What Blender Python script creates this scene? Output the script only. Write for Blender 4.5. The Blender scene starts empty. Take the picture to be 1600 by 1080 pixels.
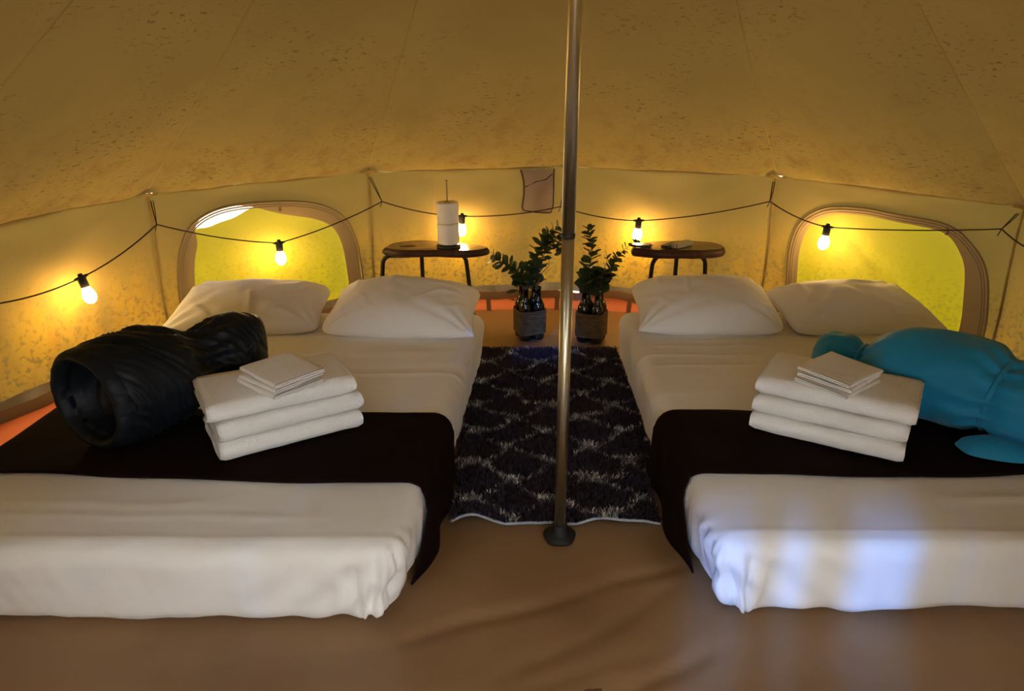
import bpy, bmesh, math, random
import numpy as np
from mathutils import Vector, Matrix, noise
random.seed(7)
C = bpy.context.scene.collection
S = bpy.context.scene
pi = math.pi

# ---------------------------------------------------------------- camera, sky, sun, exposure
cam = bpy.data.cameras.new('camera'); camo = bpy.data.objects.new('camera', cam); C.objects.link(camo)
camo.location = (0, 0, 1.5); camo.rotation_euler = (math.radians(90 - 22), 0, 0)
cam.sensor_width = 36; cam.lens = 1150 / 1600 * 36; cam.clip_start = .02
S.camera = camo
w = bpy.data.worlds.new('sky'); S.world = w; w.use_nodes = True
bg = w.node_tree.nodes['Background']
bg.inputs[0].default_value = (.93, .96, 1.0, 1); bg.inputs[1].default_value = 13.2
SUN = bpy.data.lights.new('sun', 'SUN'); SUN.energy = 3.0; SUN.color = (.03, .27, 1.0); SUN.angle = math.radians(1.8)
suno = bpy.data.objects.new('sun', SUN); C.objects.link(suno)
suno.rotation_euler = (math.radians(90 - 22), 0, math.radians(-20))
BULB = 150.0
S.view_settings.view_transform = 'Standard'; S.view_settings.look = 'None'
S.view_settings.gamma = 1; S.view_settings.use_curve_mapping = False
S.view_settings.exposure = 0.0
S.cycles.max_bounces = 10; S.cycles.diffuse_bounces = 6; S.cycles.transmission_bounces = 6
S.cycles.use_denoising = True

# ---------------------------------------------------------------- helpers
def tag(o, label=None, cat=None, group=None, kind=None):
    if label: o['label'] = label
    if cat: o['category'] = cat
    if group: o['group'] = group
    if kind: o['kind'] = kind
    return o
def empty(name, loc=(0, 0, 0), rz=0, parent=None):
    o = bpy.data.objects.new(name, None); C.objects.link(o); o.location = loc; o.rotation_euler = (0, 0, rz)
    o.empty_display_size = .05
    if parent: o.parent = parent
    return o
def obj(name, verts, faces, mat, parent=None, smooth=True, loc=None):
    me = bpy.data.meshes.new(name)
    me.from_pydata([tuple(v) for v in verts], [], [tuple(f) for f in faces]); me.update()
    if smooth: me.shade_smooth()
    me.materials.append(mat)
    o = bpy.data.objects.new(name, me); C.objects.link(o)
    if parent: o.parent = parent
    if loc is not None: o.location = loc
    return o
def bobj(name, bm, mat, parent=None, smooth=True):
    me = bpy.data.meshes.new(name); bmesh.ops.recalc_face_normals(bm, faces=bm.faces)
    bm.to_mesh(me); bm.free()
    if smooth: me.shade_smooth()
    me.materials.append(mat)
    o = bpy.data.objects.new(name, me); C.objects.link(o)
    if parent: o.parent = parent
    return o
class MB:
    def __init__(s): s.v = []; s.f = []
    def add(s, v, f):
        n = len(s.v); s.v += [tuple(p) for p in v]; s.f += [tuple(i + n for i in q) for q in f]; return s
    def build(s, name, mat, parent=None, smooth=True): return obj(name, s.v, s.f, mat, parent, smooth)
def grid_faces(nu, nv, wu=False, wv=False):
    f = []
    for i in range(nu if wu else nu - 1):
        for j in range(nv if wv else nv - 1):
            a, b = i * nv + j, ((i + 1) % nu) * nv + j
            j2 = (j + 1) % nv
            f.append((a, b, ((i + 1) % nu) * nv + j2, i * nv + j2))
    return f
def tube(pts, r, n=8, cap=True):
    pts = [Vector(p) for p in pts]; m = len(pts)
    rs = r if isinstance(r, (list, tuple)) else [r] * m
    v = []; up = Vector((0, 0, 1)); prev = None
    for i, p in enumerate(pts):
        t = (pts[min(i + 1, m - 1)] - pts[max(i - 1, 0)]).normalized()
        if prev is None:
            a = t.cross(up)
            if a.length < .1: a = t.cross(Vector((1, 0, 0)))
        else: a = prev - t * prev.dot(t)
        a.normalize(); b = t.cross(a); prev = a
        for k in range(n):
            q = 2 * pi * k / n; v.append(p + (a * math.cos(q) + b * math.sin(q)) * rs[i])
    f = grid_faces(m, n, False, True)
    if cap: f += [tuple(range(n - 1, -1, -1)), tuple(range((m - 1) * n, m * n))]
    return v, f
def lathe(prof, n=20, center=(0, 0, 0)):
    v = []
    for r, z in prof:
        for k in range(n):
            a = 2 * pi * k / n; v.append((center[0] + r * math.cos(a), center[1] + r * math.sin(a), center[2] + z))
    f = [q[::-1] for q in grid_faces(len(prof), n, False, True)]
    if prof[0][0] > 1e-5: f.append(tuple(range(n - 1, -1, -1)))
    if prof[-1][0] > 1e-5: f.append(tuple(range((len(prof) - 1) * n, len(prof) * n)))
    return v, f
def smooth_path(pts, n=8):
    P = [Vector(p) for p in pts]; out = []
    for i in range(len(P) - 1):
        a = P[max(i - 1, 0)]; b = P[i]; c = P[i + 1]; d = P[min(i + 2, len(P) - 1)]
        for k in range(n):
            t = k / n
            out.append(.5 * ((2 * b) + (c - a) * t + (2 * a - 5 * b + 4 * c - d) * t * t + (3 * b - a - 3 * c + d) * t ** 3))
    out.append(P[-1]); return out
def ns(x, y, z): return noise.noise(Vector((x, y, z)))
def fb(x, y, z, o=3):
    s = 0; a = 1
    for i in range(o): s += a * noise.noise(Vector((x, y, z))); x *= 2.1; y *= 2.1; z *= 2.1; a *= .5
    return s
def sst(a, b, x):
    t = min(1, max(0, (x - a) / (b - a))); return t * t * (3 - 2 * t)

# ---------------------------------------------------------------- materials
def mat(name, col, rough=.8, metal=0, col2=None, nscale=8, bump=0, bscale=60, trans=0, tcol=None, stretch=(1, 1, 1), lo=.35, hi=.65, sheen=0, spec=.3, detail=4):
    m = bpy.data.materials.new(name); m.use_nodes = True
    nt = m.node_tree; N = nt.nodes; L = nt.links; b = N['Principled BSDF']; out = N['Material Output']
    b.inputs['Base Color'].default_value = (*col, 1); b.inputs['Roughness'].default_value = rough
    b.inputs['Metallic'].default_value = metal; b.inputs['Specular IOR Level'].default_value = spec
    if sheen: b.inputs['Sheen Weight'].default_value = sheen
    tc = N.new('ShaderNodeTexCoord'); mp = N.new('ShaderNodeMapping'); mp.inputs['Scale'].default_value = stretch
    L.new(tc.outputs['Object'], mp.inputs[0]); m['v'] = 0
    last = None
    if col2 is not None:
        n = N.new('ShaderNodeTexNoise'); n.inputs['Scale'].default_value = nscale; n.inputs['Detail'].default_value = detail
        L.new(mp.outputs[0], n.inputs['Vector'])
        r = N.new('ShaderNodeValToRGB'); r.color_ramp.elements[0].position = lo; r.color_ramp.elements[1].position = hi
        r.color_ramp.elements[0].color = (*col, 1); r.color_ramp.elements[1].color = (*col2, 1)
        L.new(n.outputs['Fac'], r.inputs[0]); L.new(r.outputs[0], b.inputs['Base Color']); last = r.outputs[0]
    if bump:
        n2 = N.new('ShaderNodeTexNoise'); n2.inputs['Scale'].default_value = bscale; n2.inputs['Detail'].default_value = 3
        L.new(mp.outputs[0], n2.inputs['Vector'])
        bp = N.new('ShaderNodeBump'); bp.inputs['Strength'].default_value = bump; bp.inputs['Distance'].default_value = .01
        L.new(n2.outputs['Fac'], bp.inputs['Height']); L.new(bp.outputs[0], b.inputs['Normal'])
    if trans:
        t = N.new('ShaderNodeBsdfTranslucent'); t.inputs[0].default_value = (*(tcol or col), 1)
        if last and tcol is None: L.new(last, t.inputs[0])
        mx = N.new('ShaderNodeMixShader'); mx.inputs[0].default_value = trans
        L.new(b.outputs[0], mx.inputs[1]); L.new(t.outputs[0], mx.inputs[2]); L.new(mx.outputs[0], out.inputs[0])
    return m

def canvas_mat(name, base, spots, spot_scale=38, spot_thr=.68, stain=None, stain_lo=.0, stain_hi=.5, trans=.12, tcol=(.8, .6, .3), stretch=(1, 1, 1)):
    """cotton canvas: slow tone variation, mildew specks and (walls) mottled yellow staining, brighter and stronger towards the foot of the cloth"""
    m = bpy.data.materials.new(name); m.use_nodes = True
    nt = m.node_tree; N = nt.nodes; L = nt.links; b = N['Principled BSDF']; out = N['Material Output']
    b.inputs['Roughness'].default_value = .9; b.inputs['Specular IOR Level'].default_value = .15
    tc = N.new('ShaderNodeTexCoord')
    def noi(scale, det, st=(1, 1, 1)):
        mp = N.new('ShaderNodeMapping'); mp.inputs['Scale'].default_value = st; L.new(tc.outputs['Object'], mp.inputs[0])
        n = N.new('ShaderNodeTexNoise'); n.inputs['Scale'].default_value = scale; n.inputs['Detail'].default_value = det
        L.new(mp.outputs[0], n.inputs['Vector']); return n.outputs['Fac']
    def ramp(src, p0, p1, c0=(0, 0, 0), c1=(1, 1, 1)):
        r = N.new('ShaderNodeValToRGB'); e = r.color_ramp.elements; e[0].position = p0; e[1].position = p1
        e[0].color = (*c0, 1); e[1].color = (*c1, 1); L.new(src, r.inputs[0]); return r.outputs[0]
    def mixc(fac, a, bb):
        x = N.new('ShaderNodeMix'); x.data_type = 'RGBA'; L.new(fac, x.inputs[0])
        if isinstance(a, tuple): x.inputs[6].default_value = (*a, 1)
        else: L.new(a, x.inputs[6])
        if isinstance(bb, tuple): x.inputs[7].default_value = (*bb, 1)
        else: L.new(bb, x.inputs[7])
        return x.outputs[2]
    def mul(a, bb):
        x = N.new('ShaderNodeMath'); x.operation = 'MULTIPLY'; L.new(a, x.inputs[0])
        if isinstance(bb, float): x.inputs[1].default_value = bb
        else: L.new(bb, x.inputs[1])
        return x.outputs[0]
    c = ramp(noi(1.6, 4), .3, .7, tuple(k * .86 for k in base), tuple(min(1, k * 1.06) for k in base))
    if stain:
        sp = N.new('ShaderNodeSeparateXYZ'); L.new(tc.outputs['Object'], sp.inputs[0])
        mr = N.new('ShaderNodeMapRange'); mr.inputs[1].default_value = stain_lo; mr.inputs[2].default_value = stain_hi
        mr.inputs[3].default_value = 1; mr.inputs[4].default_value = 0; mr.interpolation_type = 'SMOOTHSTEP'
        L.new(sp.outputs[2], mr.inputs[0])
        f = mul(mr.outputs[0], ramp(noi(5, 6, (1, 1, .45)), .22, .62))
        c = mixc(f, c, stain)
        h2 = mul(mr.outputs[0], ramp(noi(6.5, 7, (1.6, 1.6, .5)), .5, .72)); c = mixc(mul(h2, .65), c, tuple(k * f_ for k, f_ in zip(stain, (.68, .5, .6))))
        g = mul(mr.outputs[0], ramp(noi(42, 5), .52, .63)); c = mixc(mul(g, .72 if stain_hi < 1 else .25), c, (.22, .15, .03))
    s = mul(ramp(noi(spot_scale, 2, stretch), spot_thr, spot_thr + .05), ramp(noi(2.3, 3), .42, .62))
    c = mixc(mul(s, .8), c, spots)
    L.new(c, b.inputs['Base Color'])
    bp = N.new('ShaderNodeBump'); bp.inputs['Strength'].default_value = .25; bp.inputs['Distance'].default_value = .01
    L.new(noi(9, 5), bp.inputs['Height']); L.new(bp.outputs[0], b.inputs['Normal'])
    t = N.new('ShaderNodeBsdfTranslucent'); t.inputs[0].default_value = (*tcol, 1)
    mx = N.new('ShaderNodeMixShader'); mx.inputs[0].default_value = trans
    L.new(b.outputs[0], mx.inputs[1]); L.new(t.outputs[0], mx.inputs[2]); L.new(mx.outputs[0], out.inputs[0])
    return m

M_roof = canvas_mat('roof_canvas', (.37, .275, .085), (.15, .10, .03), 34, .61, trans=.006, tcol=(.8, .5, .15), stretch=(1, 1, 2.6), stain=(.38, .275, .06), stain_lo=.8, stain_hi=1.5)
M_rseam = canvas_mat('roof_seam_canvas', (.52, .40, .14), (.14, .09, .04), 30, .7, trans=.006)
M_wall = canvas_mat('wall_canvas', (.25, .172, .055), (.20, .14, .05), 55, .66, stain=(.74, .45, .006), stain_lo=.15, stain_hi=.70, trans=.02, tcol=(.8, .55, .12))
M_flap = canvas_mat('window_flap_canvas', (.27, .22, .05), (.22, .17, .02), 60, .58, stain=(.40, .33, .010), stain_lo=.05, stain_hi=.6, trans=.05, tcol=(.82, .67, .02))
M_band = canvas_mat('window_band_canvas', (.34, .24, .115), (.2, .13, .06), 55, .72, trans=.002)
M_seam = mat('seam_tape', (.36, .24, .07), .9, col2=(.27, .17, .045), nscale=12)
M_zip = mat('zipper_tape', (.24, .17, .075), .8)
M_hem = mat('mud_flap_pvc', (.42, .37, .26), .7, col2=(.22, .18, .11), nscale=7)
M_floor = mat('groundsheet_pvc', (.29, .168, .078), .40, col2=(.21, .115, .05), nscale=1.7, bump=.15, bscale=14, spec=.45)
M_lip = mat('groundsheet_lip_orange', (.45, .12, .03), .6, trans=.7, tcol=(.32, .065, .015))
M_lipb = mat('groundsheet_binding', (.11, .05, .02), .7)
M_ground = mat('outdoor_soil', (.20, .15, .10), 1, col2=(.12, .11, .06), nscale=2)
M_sheet = mat('white_cotton_sheet', (.80, .78, .74), .85, bump=.05, bscale=400, sheen=.1, spec=.2)
M_pill = mat('white_pillowcase', (.80, .78, .75), .85, bump=.05, bscale=300, sheen=.1, spec=.2)
M_towel = mat('white_terry', (.84, .83, .80), .95, bump=.32, bscale=220, sheen=.2, spec=.1)
M_runner = mat('dark_brown_blanket', (.007, .0028, .0025), .9, col2=(.010, .004, .0035), nscale=5, bump=.1, bscale=200, sheen=.0, spec=.06)
M_navy = mat('navy_nylon', (.004, .007, .012), .5, col2=(.006, .010, .017), nscale=6, bump=.5, bscale=22, spec=.22)
M_navyin = mat('navy_lining', (.008, .008, .009), .7, bump=.3, bscale=25)
M_teal = mat('teal_microfibre', (.005, .205, .40), .6, col2=(.006, .24, .46), nscale=5, bump=.25, bscale=20, sheen=.15, spec=.3)
M_steel = mat('galvanised_steel', (.62, .57, .42), .34, metal=1, col2=(.54, .49, .35), nscale=5, bump=.02, bscale=90, stretch=(1, 1, .2))
M_band2 = mat('pole_joint_black', (.03, .025, .02), .5)
M_rubber = mat('black_rubber', (.012, .012, .011), .6, bump=.2, bscale=120)
M_wood = mat('dark_live_edge_wood', (.21, .125, .055), .25, col2=(.10, .052, .022), nscale=6, stretch=(1, 7, 3), spec=.5, lo=.3, hi=.7)
M_bark = mat('wood_edge', (.06, .022, .012), .5, col2=(.03, .012, .008), nscale=30)
M_iron = mat('black_iron', (.015, .011, .01), .45, metal=.4)
M_cord = mat('dark_cable', (.03, .014, .012), .6)
M_socket = mat('black_socket', (.02, .022, .018), .5)
M_paper = mat('white_paper', (.80, .78, .74), .95, bump=.2, bscale=300)
M_card = mat('brown_card_tube', (.35, .24, .14), .9)
M_string = mat('pale_string', (.36, .27, .13), .9)
M_glass = mat('dark_bottle_glass', (.006, .007, .005), .08, spec=.6)
M_rope = mat('jute_rope', (.14, .085, .038), .95, col2=(.085, .05, .022), nscale=25, bump=.2, bscale=300)
M_leaf = mat('eucalyptus_leaf', (.035, .060, .030), .55, col2=(.022, .040, .022), nscale=10, trans=.12, tcol=(.12, .2, .05))
M_twig = mat('eucalyptus_stem', (.12, .065, .03), .7)
M_mesh = mat('brown_mesh_cloth', (.33, .25, .20), .9, bump=.3, bscale=200, trans=.25, tcol=(.4, .25, .15))
M_plastic = mat('dark_plastic', (.02, .02, .02), .4)
M_grey = mat('grey_plastic', (.30, .28, .22), .45)
M_rughem = mat('rug_hem', (.34, .36, .40), .9, bump=.3, bscale=120)
def attr_mat(name, rough):
    m = bpy.data.materials.new(name); m.use_nodes = True; N = m.node_tree.nodes
    a = N.new('ShaderNodeAttribute'); a.attribute_name = 'Col'
    m.node_tree.links.new(a.outputs['Color'], N['Principled BSDF'].inputs['Base Color'])
    N['Principled BSDF'].inputs['Roughness'].default_value = rough; N['Principled BSDF'].inputs['Specular IOR Level'].default_value = .25
    return m
M_pile = attr_mat('rug_pile', .7)
M_bulb = bpy.data.materials.new('lit_bulb_glass'); M_bulb.use_nodes = True
_b = M_bulb.node_tree.nodes['Principled BSDF']; _b.inputs['Base Color'].default_value = (.9, .8, .6, 1)
_b.inputs['Emission Color'].default_value = (1, .66, .27, 1); _b.inputs['Emission Strength'].default_value = BULB

# ---------------------------------------------------------------- tent: floor, walls, roof
PX, PY, R, HW, APEX = .157, 2.02, 2.47, .85, 2.72
NS = 13
def corner(k, r=R):
    a = math.radians(4.2 + 360 / NS * k); return Vector((PX + r * math.sin(a), PY + r * math.cos(a), 0))
DOOR = 6; DOORS = (5, 6, -6)      # three panels left out; an added porch encloses the camera there
# outdoor ground
bm = bmesh.new(); bmesh.ops.create_grid(bm, x_segments=2, y_segments=2, size=30)
g = bobj('ground', bm, M_ground); g.location = (0, 0, -.06); tag(g, kind='structure')
# groundsheet, wrinkled in the open part by the door
def floor_z(x, y):
    z = 0
    inb = max(sst(-.36, -.26, x) * sst(.58, .48, x) * sst(2.02, 1.9, y), sst(1.60, 1.48, y)); open_ = sst(1.9, 1.4, y) * inb
    q = x * .42 + y                     # creases run diagonally
    z -= open_ * (.012 + .014 * fb(x * .8, q * 2.6, 1.3))
    for (x0, y0, ang, ln, d) in ((.35, 1.45, 24, .6, .016), (.1, 1.72, 20, .55, .014), (-.15, 1.2, 30, .5, .014), (.6, 1.25, 15, .5, .011), (.05, .95, 40, .5, .012), (-.55, 1.2, 10, .5, .010), (1.2, 1.1, -8, .6, .008), (.25, 1.62, 33, .35, .009), (.42, 1.15, 52, .3, .008), (.0, 1.42, 14, .4, .009), (-.3, .98, 22, .4, .009), (.9, 1.32, 5, .35, .007), (.22, 1.3, 62, .25, .007), (-.9, 1.3, -12, .5, .007)):
        c, s = math.cos(math.radians(ang)), math.sin(math.radians(ang))
        u = (x - x0) * c + (y - y0) * s; v = -(x - x0) * s + (y - y0) * c + .03 * ns(u * 4, y0, 0)
        z -= .85 * d * math.exp(-(v / .022) ** 2) * math.exp(-(u / ln) ** 4) * inb
    return min(0, z)
m_ = 260; v = []; f = []
for i in range(m_ + 1):
    for j in range(m_ + 1):
        a, b_ = 2 * i / m_ - 1, 2 * j / m_ - 1
        x = a * math.sqrt(max(0, 1 - b_ * b_ / 2)); y = b_ * math.sqrt(max(0, 1 - a * a / 2))
        x = PX + x * 2.33; y = PY + y * 2.33
        v.append((x, y, floor_z(x, y)))
fl = obj('floor', v, [q[::-1] for q in grid_faces(m_ + 1, m_ + 1)][::1], M_floor); tag(fl, kind='structure')
fl.data.flip_normals()
# upturned edge of the groundsheet: glowing strip and dark binding
n = 120; v1 = []; v2 = []
for i in range(n):
    a = 2 * pi * i / n; wob = .012 * math.sin(a * 23) + .015 * ns(math.cos(a) * 5, math.sin(a) * 5, 0)
    r0 = 2.30 + wob * .5; hh = .055 + .035 * ns(math.cos(a) * 14, math.sin(a) * 14, 3)
    for (rr, zz, L_) in ((r0, -.003, v1), (r0 + .03, hh * .5, v1), (r0 + .045, hh, v1), (r0 + .045, hh - .002, v2), (r0 + .06, hh + .022, v2), (r0 + .085, hh + .036, v2)):
        L_.append((PX + rr * math.sin(a), PY + rr * math.cos(a), zz))
lp = obj('lip', v1, grid_faces(n, 3, True), M_lip, fl); obj('binding', v2, grid_faces(n, 3, True), M_lipb, fl)
for (sx_, sy_, ln_, an) in ((-.336, 1.375, .026, .5), (-.09, 1.389, .020, .45), (.208, 1.41, .022, .1)):
    vv = [(sx_, sy_, floor_z(sx_, sy_) + .005)]
    for i in range(12):
        a = 2 * pi * i / 12; rr = ln_ * (1 + .25 * math.sin(3 * a)); x, y = rr * math.cos(a), rr * .45 * math.sin(a)
        X, Y = sx_ + x * math.cos(an) - y * math.sin(an), sy_ + x * math.sin(an) + y * math.cos(an); vv.append((X, Y, floor_z(X, Y) + .004))
    obj('stain', vv, [(0, i + 1, (i + 1) % 12 + 1) for i in range(12)], M_lipb, fl)
# small straps across the glowing lip
for az in (-7.5, -12, -16, 3, 9, 14, 20, -35, 38, -60, 62):
    a = math.radians(az); p = Vector((PX + 2.325 * math.sin(a), PY + 2.325 * math.cos(a), 0)); t = Vector((math.cos(a), -math.sin(a), 0)); o_ = Vector((math.sin(a), math.cos(a), 0))
    vv = []
    for (rr, zz) in ((-.045, .001), (-.012, .035), (.012, .075)):
        vv += [p + o_ * rr + Vector((0, 0, zz)) - t * .014, p + o_ * rr + Vector((0, 0, zz)) + t * .014]
    obj('strap', vv, [(0, 1, 3, 2), (2, 3, 5, 4)], M_lipb, fl)

wl = {}
for nm in ('wall_left', 'wall_back', 'wall_right', 'wall_front'):
    wl[nm] = tag(empty(nm), kind='structure')
def wall_of(k):
    k = (k + 6) % 13 - 6
    return wl['wall_left'] if -5 <= k <= -2 else wl['wall_back'] if -1 <= k <= 0 else wl['wall_right'] if 1 <= k <= 3 else wl['wall_front']
WB = .06           # foot of the canvas hangs this far above the ground
def frame_of(k):
    A, B = corner(k), corner(k + 1); M_ = (A + B) / 2; t = (B - A).normalized(); nrm = (M_ - Vector((PX, PY, 0))).normalized()
    return M_, t, nrm, (B - A).length / 2
def wp(k, u, z, off=0):
    M_, t, nrm, hw = frame_of(k)
    o2 = .035 * (1 - z / HW)
    return M_ + t * u * (1 + o2 * math.tan(pi / NS) / hw) + nrm * (off + o2) + Vector((0, 0, z))
def cloth_off(k, u, z):
    M_, t, nrm, hw = frame_of(k)
    e = (1 - (u / hw) ** 2)
    d = .012 * fb(u * 3 + k * 3.1, z * 2.5, k) * e
    # tension folds fanning down from the guy points
    for s in (-1, 1):
        du = hw - s * u; dz = HW - z
        ang = math.atan2(du, dz + .02); d += .006 * math.sin(ang * 15) * math.exp(-dz * 1.6) * e
    return d
def contour(k):
    pts = [(-.50, .12), (-.515, .25), (-.505, .425), (-.474, .56), (-.404, .672), (-.267, .735), (-.068, .744), (.212, .712), (.394, .628), (.482, .48), (.511, .242), (.51, .12)] if k == -2 else \
          [(-.45, .12), (-.452, .271), (-.458, .453), (-.42, .61), (-.30, .708), (-.12, .737), (.06, .731), (.296, .716), (.424, .634), (.505, .511), (.545, .30), (.545, .12)]
    sp = [(p.x, p.y) for p in smooth_path([(a, b, 0) for a, b in pts], 6)]
    bot = [(sp[-1][0] + (sp[0][0] - sp[-1][0]) * i / 14, .12) for i in range(1, 14)]
    return sp, sp + bot
def inset(sp, d, c=(0, .35)):
    out = []
    for i, (x, y) in enumerate(sp):
        a = sp[max(0, i - 1)]; b = sp[min(len(sp) - 1, i + 1)]; tx, ty = b[0] - a[0], b[1] - a[1]; L_ = math.hypot(tx, ty) or 1
        dd = d(i / (len(sp) - 1)) if callable(d) else d
        out.append((x + ty / L_ * dd, y - tx / L_ * dd))
    return out
widx = 0
for k in range(-6, 7):
    if k in DOORS: continue
    par = wall_of(k); M_, t, nrm, hw = frame_of(k)
    if k in (-2, 1):
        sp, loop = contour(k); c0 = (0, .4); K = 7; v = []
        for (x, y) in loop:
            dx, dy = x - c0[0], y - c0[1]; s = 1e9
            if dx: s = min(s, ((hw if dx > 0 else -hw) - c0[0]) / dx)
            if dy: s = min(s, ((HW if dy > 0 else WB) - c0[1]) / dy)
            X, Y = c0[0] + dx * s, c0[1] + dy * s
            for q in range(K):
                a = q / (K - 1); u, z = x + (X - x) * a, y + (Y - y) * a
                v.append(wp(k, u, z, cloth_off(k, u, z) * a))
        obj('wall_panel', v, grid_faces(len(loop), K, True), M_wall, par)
    else:
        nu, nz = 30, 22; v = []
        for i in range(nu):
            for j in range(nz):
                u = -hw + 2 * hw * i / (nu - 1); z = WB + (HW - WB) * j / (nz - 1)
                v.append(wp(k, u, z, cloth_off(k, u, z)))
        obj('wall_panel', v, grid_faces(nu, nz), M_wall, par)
    # pale mud flap hem along the foot
    v = []
    for i in range(16):
        u = -hw + 2 * hw * i / 15
        for j in range(3): v.append(wp(k, u, WB + .004 + .055 * j / 2, -.008 - .004 * math.sin(i * 1.9) + cloth_off(k, u, WB)))
    obj('mud_flap', v, grid_faces(16, 3), M_hem, par)
for k in range(-6, 7):
    if k in (6, -6): continue
    p = corner(k); o_ = (p - Vector((PX, PY, 0))).normalized(); a = math.atan2(o_.y, o_.x); tt = Vector((-o_.y, o_.x, 0))
    v = []
    for j in range(14):
        z = WB + (HW - WB) * j / 13; q = p + o_ * (.036 * (1 - z / HW) - .008) + Vector((0, 0, z)) + tt * .004 * math.sin(z * 9 + k)
        v += [q - tt * .0065, q - o_ * .005, q + tt * .0065]
    obj('seam', v, grid_faces(14, 3), M_seam, wall_of(k))
# windows: arched opening, cream border, yellow outer flap, zip lines
for k, nm in ((-2, 'window_1'), (1, 'window_2')):
    W = tag(empty(nm, wp(k, 0, .12)), kind='structure'); off = -W.location
    def L(pts): return [p + off for p in pts]
    sp, loop = contour(k)
    bw = (lambda s: .085 - .078 * math.exp(-((s - .455) / .12) ** 4)) if k == -2 else (lambda s: .05 + .06 * sst(.6, .9, s) - .01 * math.exp(-((s - .5) / .2) ** 2))
    inn = inset(sp, bw)
    v = []
    for (a, b) in zip(sp, inn):
        for q in range(4):
            u, z = a[0] + (b[0] - a[0]) * q / 3, a[1] + (b[1] - a[1]) * q / 3
            v.append(wp(k, u, z, .004 + .006 * q / 3 + .003 * ns(u * 9, z * 9, k)))
    obj('window_border', L(v), grid_faces(len(sp), 4), M_band, W)
    for d_, rr in ((0, .0055), (.014, .0035), (.026, .003)):
        tp = [wp(k, u, z, -.008) for (u, z) in inset(sp, d_)]
        obj('zip_line', *tube(L(tp), rr, 6), M_zip, W)
    # flap panel: hangs outside the wall; on the left window its top has slipped and leaves a slit
    inn2 = inset(sp, lambda s: bw(s) - .02 + (.09 * math.exp(-((s - .45) / .085) ** 4) if k == -2 else 0))
    lp2 = inn2 + [(inn2[-1][0] + (inn2[0][0] - inn2[-1][0]) * i / 14, .10) for i in range(1, 14)]
    K = 12; v = []
    cx, cz = 0, .35
    for (x, y) in lp2:
        for q in range(K):
            a = (q + .02) / (K - 1 + .02); u, z = cx + (x - cx) * a, cz + (y - cz) * a
            fold = .02 * math.exp(-((u - .55 + (z) * 1.25) / .05) ** 2) if k == 1 else .012 * math.exp(-((z - .62 + .1 * u) / .05) ** 2)
            v.append(wp(k, u, z, .022 + .015 * fb(u * 3, z * 3, k + 5) * (1 - a ** 3) + fold * (1 - a ** 4)))
    obj('window_flap', L(v), grid_faces(len(lp2), K, True), M_flap, W)
    tg = [(.30 if k == 1 else .05, .705 if k == 1 else .722)]
    for (u, z) in tg:
        p = wp(k, u, z, -.012) + off; t_ = frame_of(k)[1]
        obj('zip_pull', *tube([p, p + t_ * .004 - Vector((0, 0, .035))], .008, 6), M_zip, W)
# roof
roof = tag(empty('ceiling', (0, 0, 0)), kind='structure')
def roof_pt(k, s, q):
    """s 0..1 across the panel, q 0 eave .. 1 apex"""
    A, B = corner(k), corner(k + 1); r_ap = .045
    a = A.lerp(B, s); c = Vector((PX, PY, 0)); d = a - c
    p = c + d * ((1 - q) + q * r_ap / R)
    z = HW + (APEX - HW) * q
    e = 4 * s * (1 - s)
    z -= .035 * math.sin(pi * min(1, q * 1.1)) * e * 0 + .05 * math.sin(pi * q) * (1 - .0 * e) * .6
    z += .010 * fb(s * 4 + k * 7, q * 5, k) * e * (1 - q)
    z -= .028 * e * math.exp(-q * 14)             # eave dips between guy points
    for sd in (s, 1 - s): z += .012 * math.sin(math.atan2(sd, q + .02) * 13) * math.exp(-q * 5) * e
    return p + Vector((0, 0, z))
for k in range(-6, 7):
    if k in DOORS: continue
    nu, nq = 26, 34
    v = []
    for i in range(nu):
        for j in range(nq):
            q = (j / (nq - 1)) ** 1.3; a = i / (nu - 1)
            v.append(roof_pt(k, a, q))
    obj('roof_panel', v, grid_faces(nu, nq), M_roof, roof)
for k in range(-6, 7):
    if k in (6, -6): continue
    kk = k if k not in DOORS else k - 1; v = []
    for q in range(25):
        for ds in (-.005, 0, .005):
            p = roof_pt(kk, 0 if k not in DOORS else 1, q / 24); wd = .9 * ds * (1 - q / 30)
            o_ = (corner(k) - Vector((PX, PY, 0))).normalized(); v.append(p + Vector((-o_.y, o_.x, 0)) * wd - Vector((0, 0, .0015 + (.0005 if ds == 0 else 0))))
    obj('roof_seam', v, grid_faces(25, 3), M_rseam, roof)
    p = corner(k); o_ = (p - Vector((PX, PY, 0))).normalized(); tt = Vector((-o_.y, o_.x, 0))
    v = []
    for j, (w_, dz, in_) in enumerate(((.055, -.012, -.012), (.035, -.004, -.035), (.012, .012, -.06))):
        q = p + o_ * in_ + Vector((0, 0, HW + dz)); v += [q - tt * w_, q + Vector((0, 0, -.006)), q + tt * w_]
    obj('guy_patch', v, grid_faces(3, 3), M_seam, roof)
v = []
# doorway behind the camera: its head, then the added porch pieces
D1 = tag(empty('door_1', corner(DOOR).lerp(corner(DOOR + 1), .5)), kind='structure')
QH = .47; o1 = D1.location
for k in DOORS:            # closed head of the doorway
    v = [roof_pt(k, i / 15, QH + (1 - QH) * j / 13) - o1 for i in range(16) for j in range(14)]
    obj('door_head', v, grid_faces(16, 14), M_roof, D1)
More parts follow.
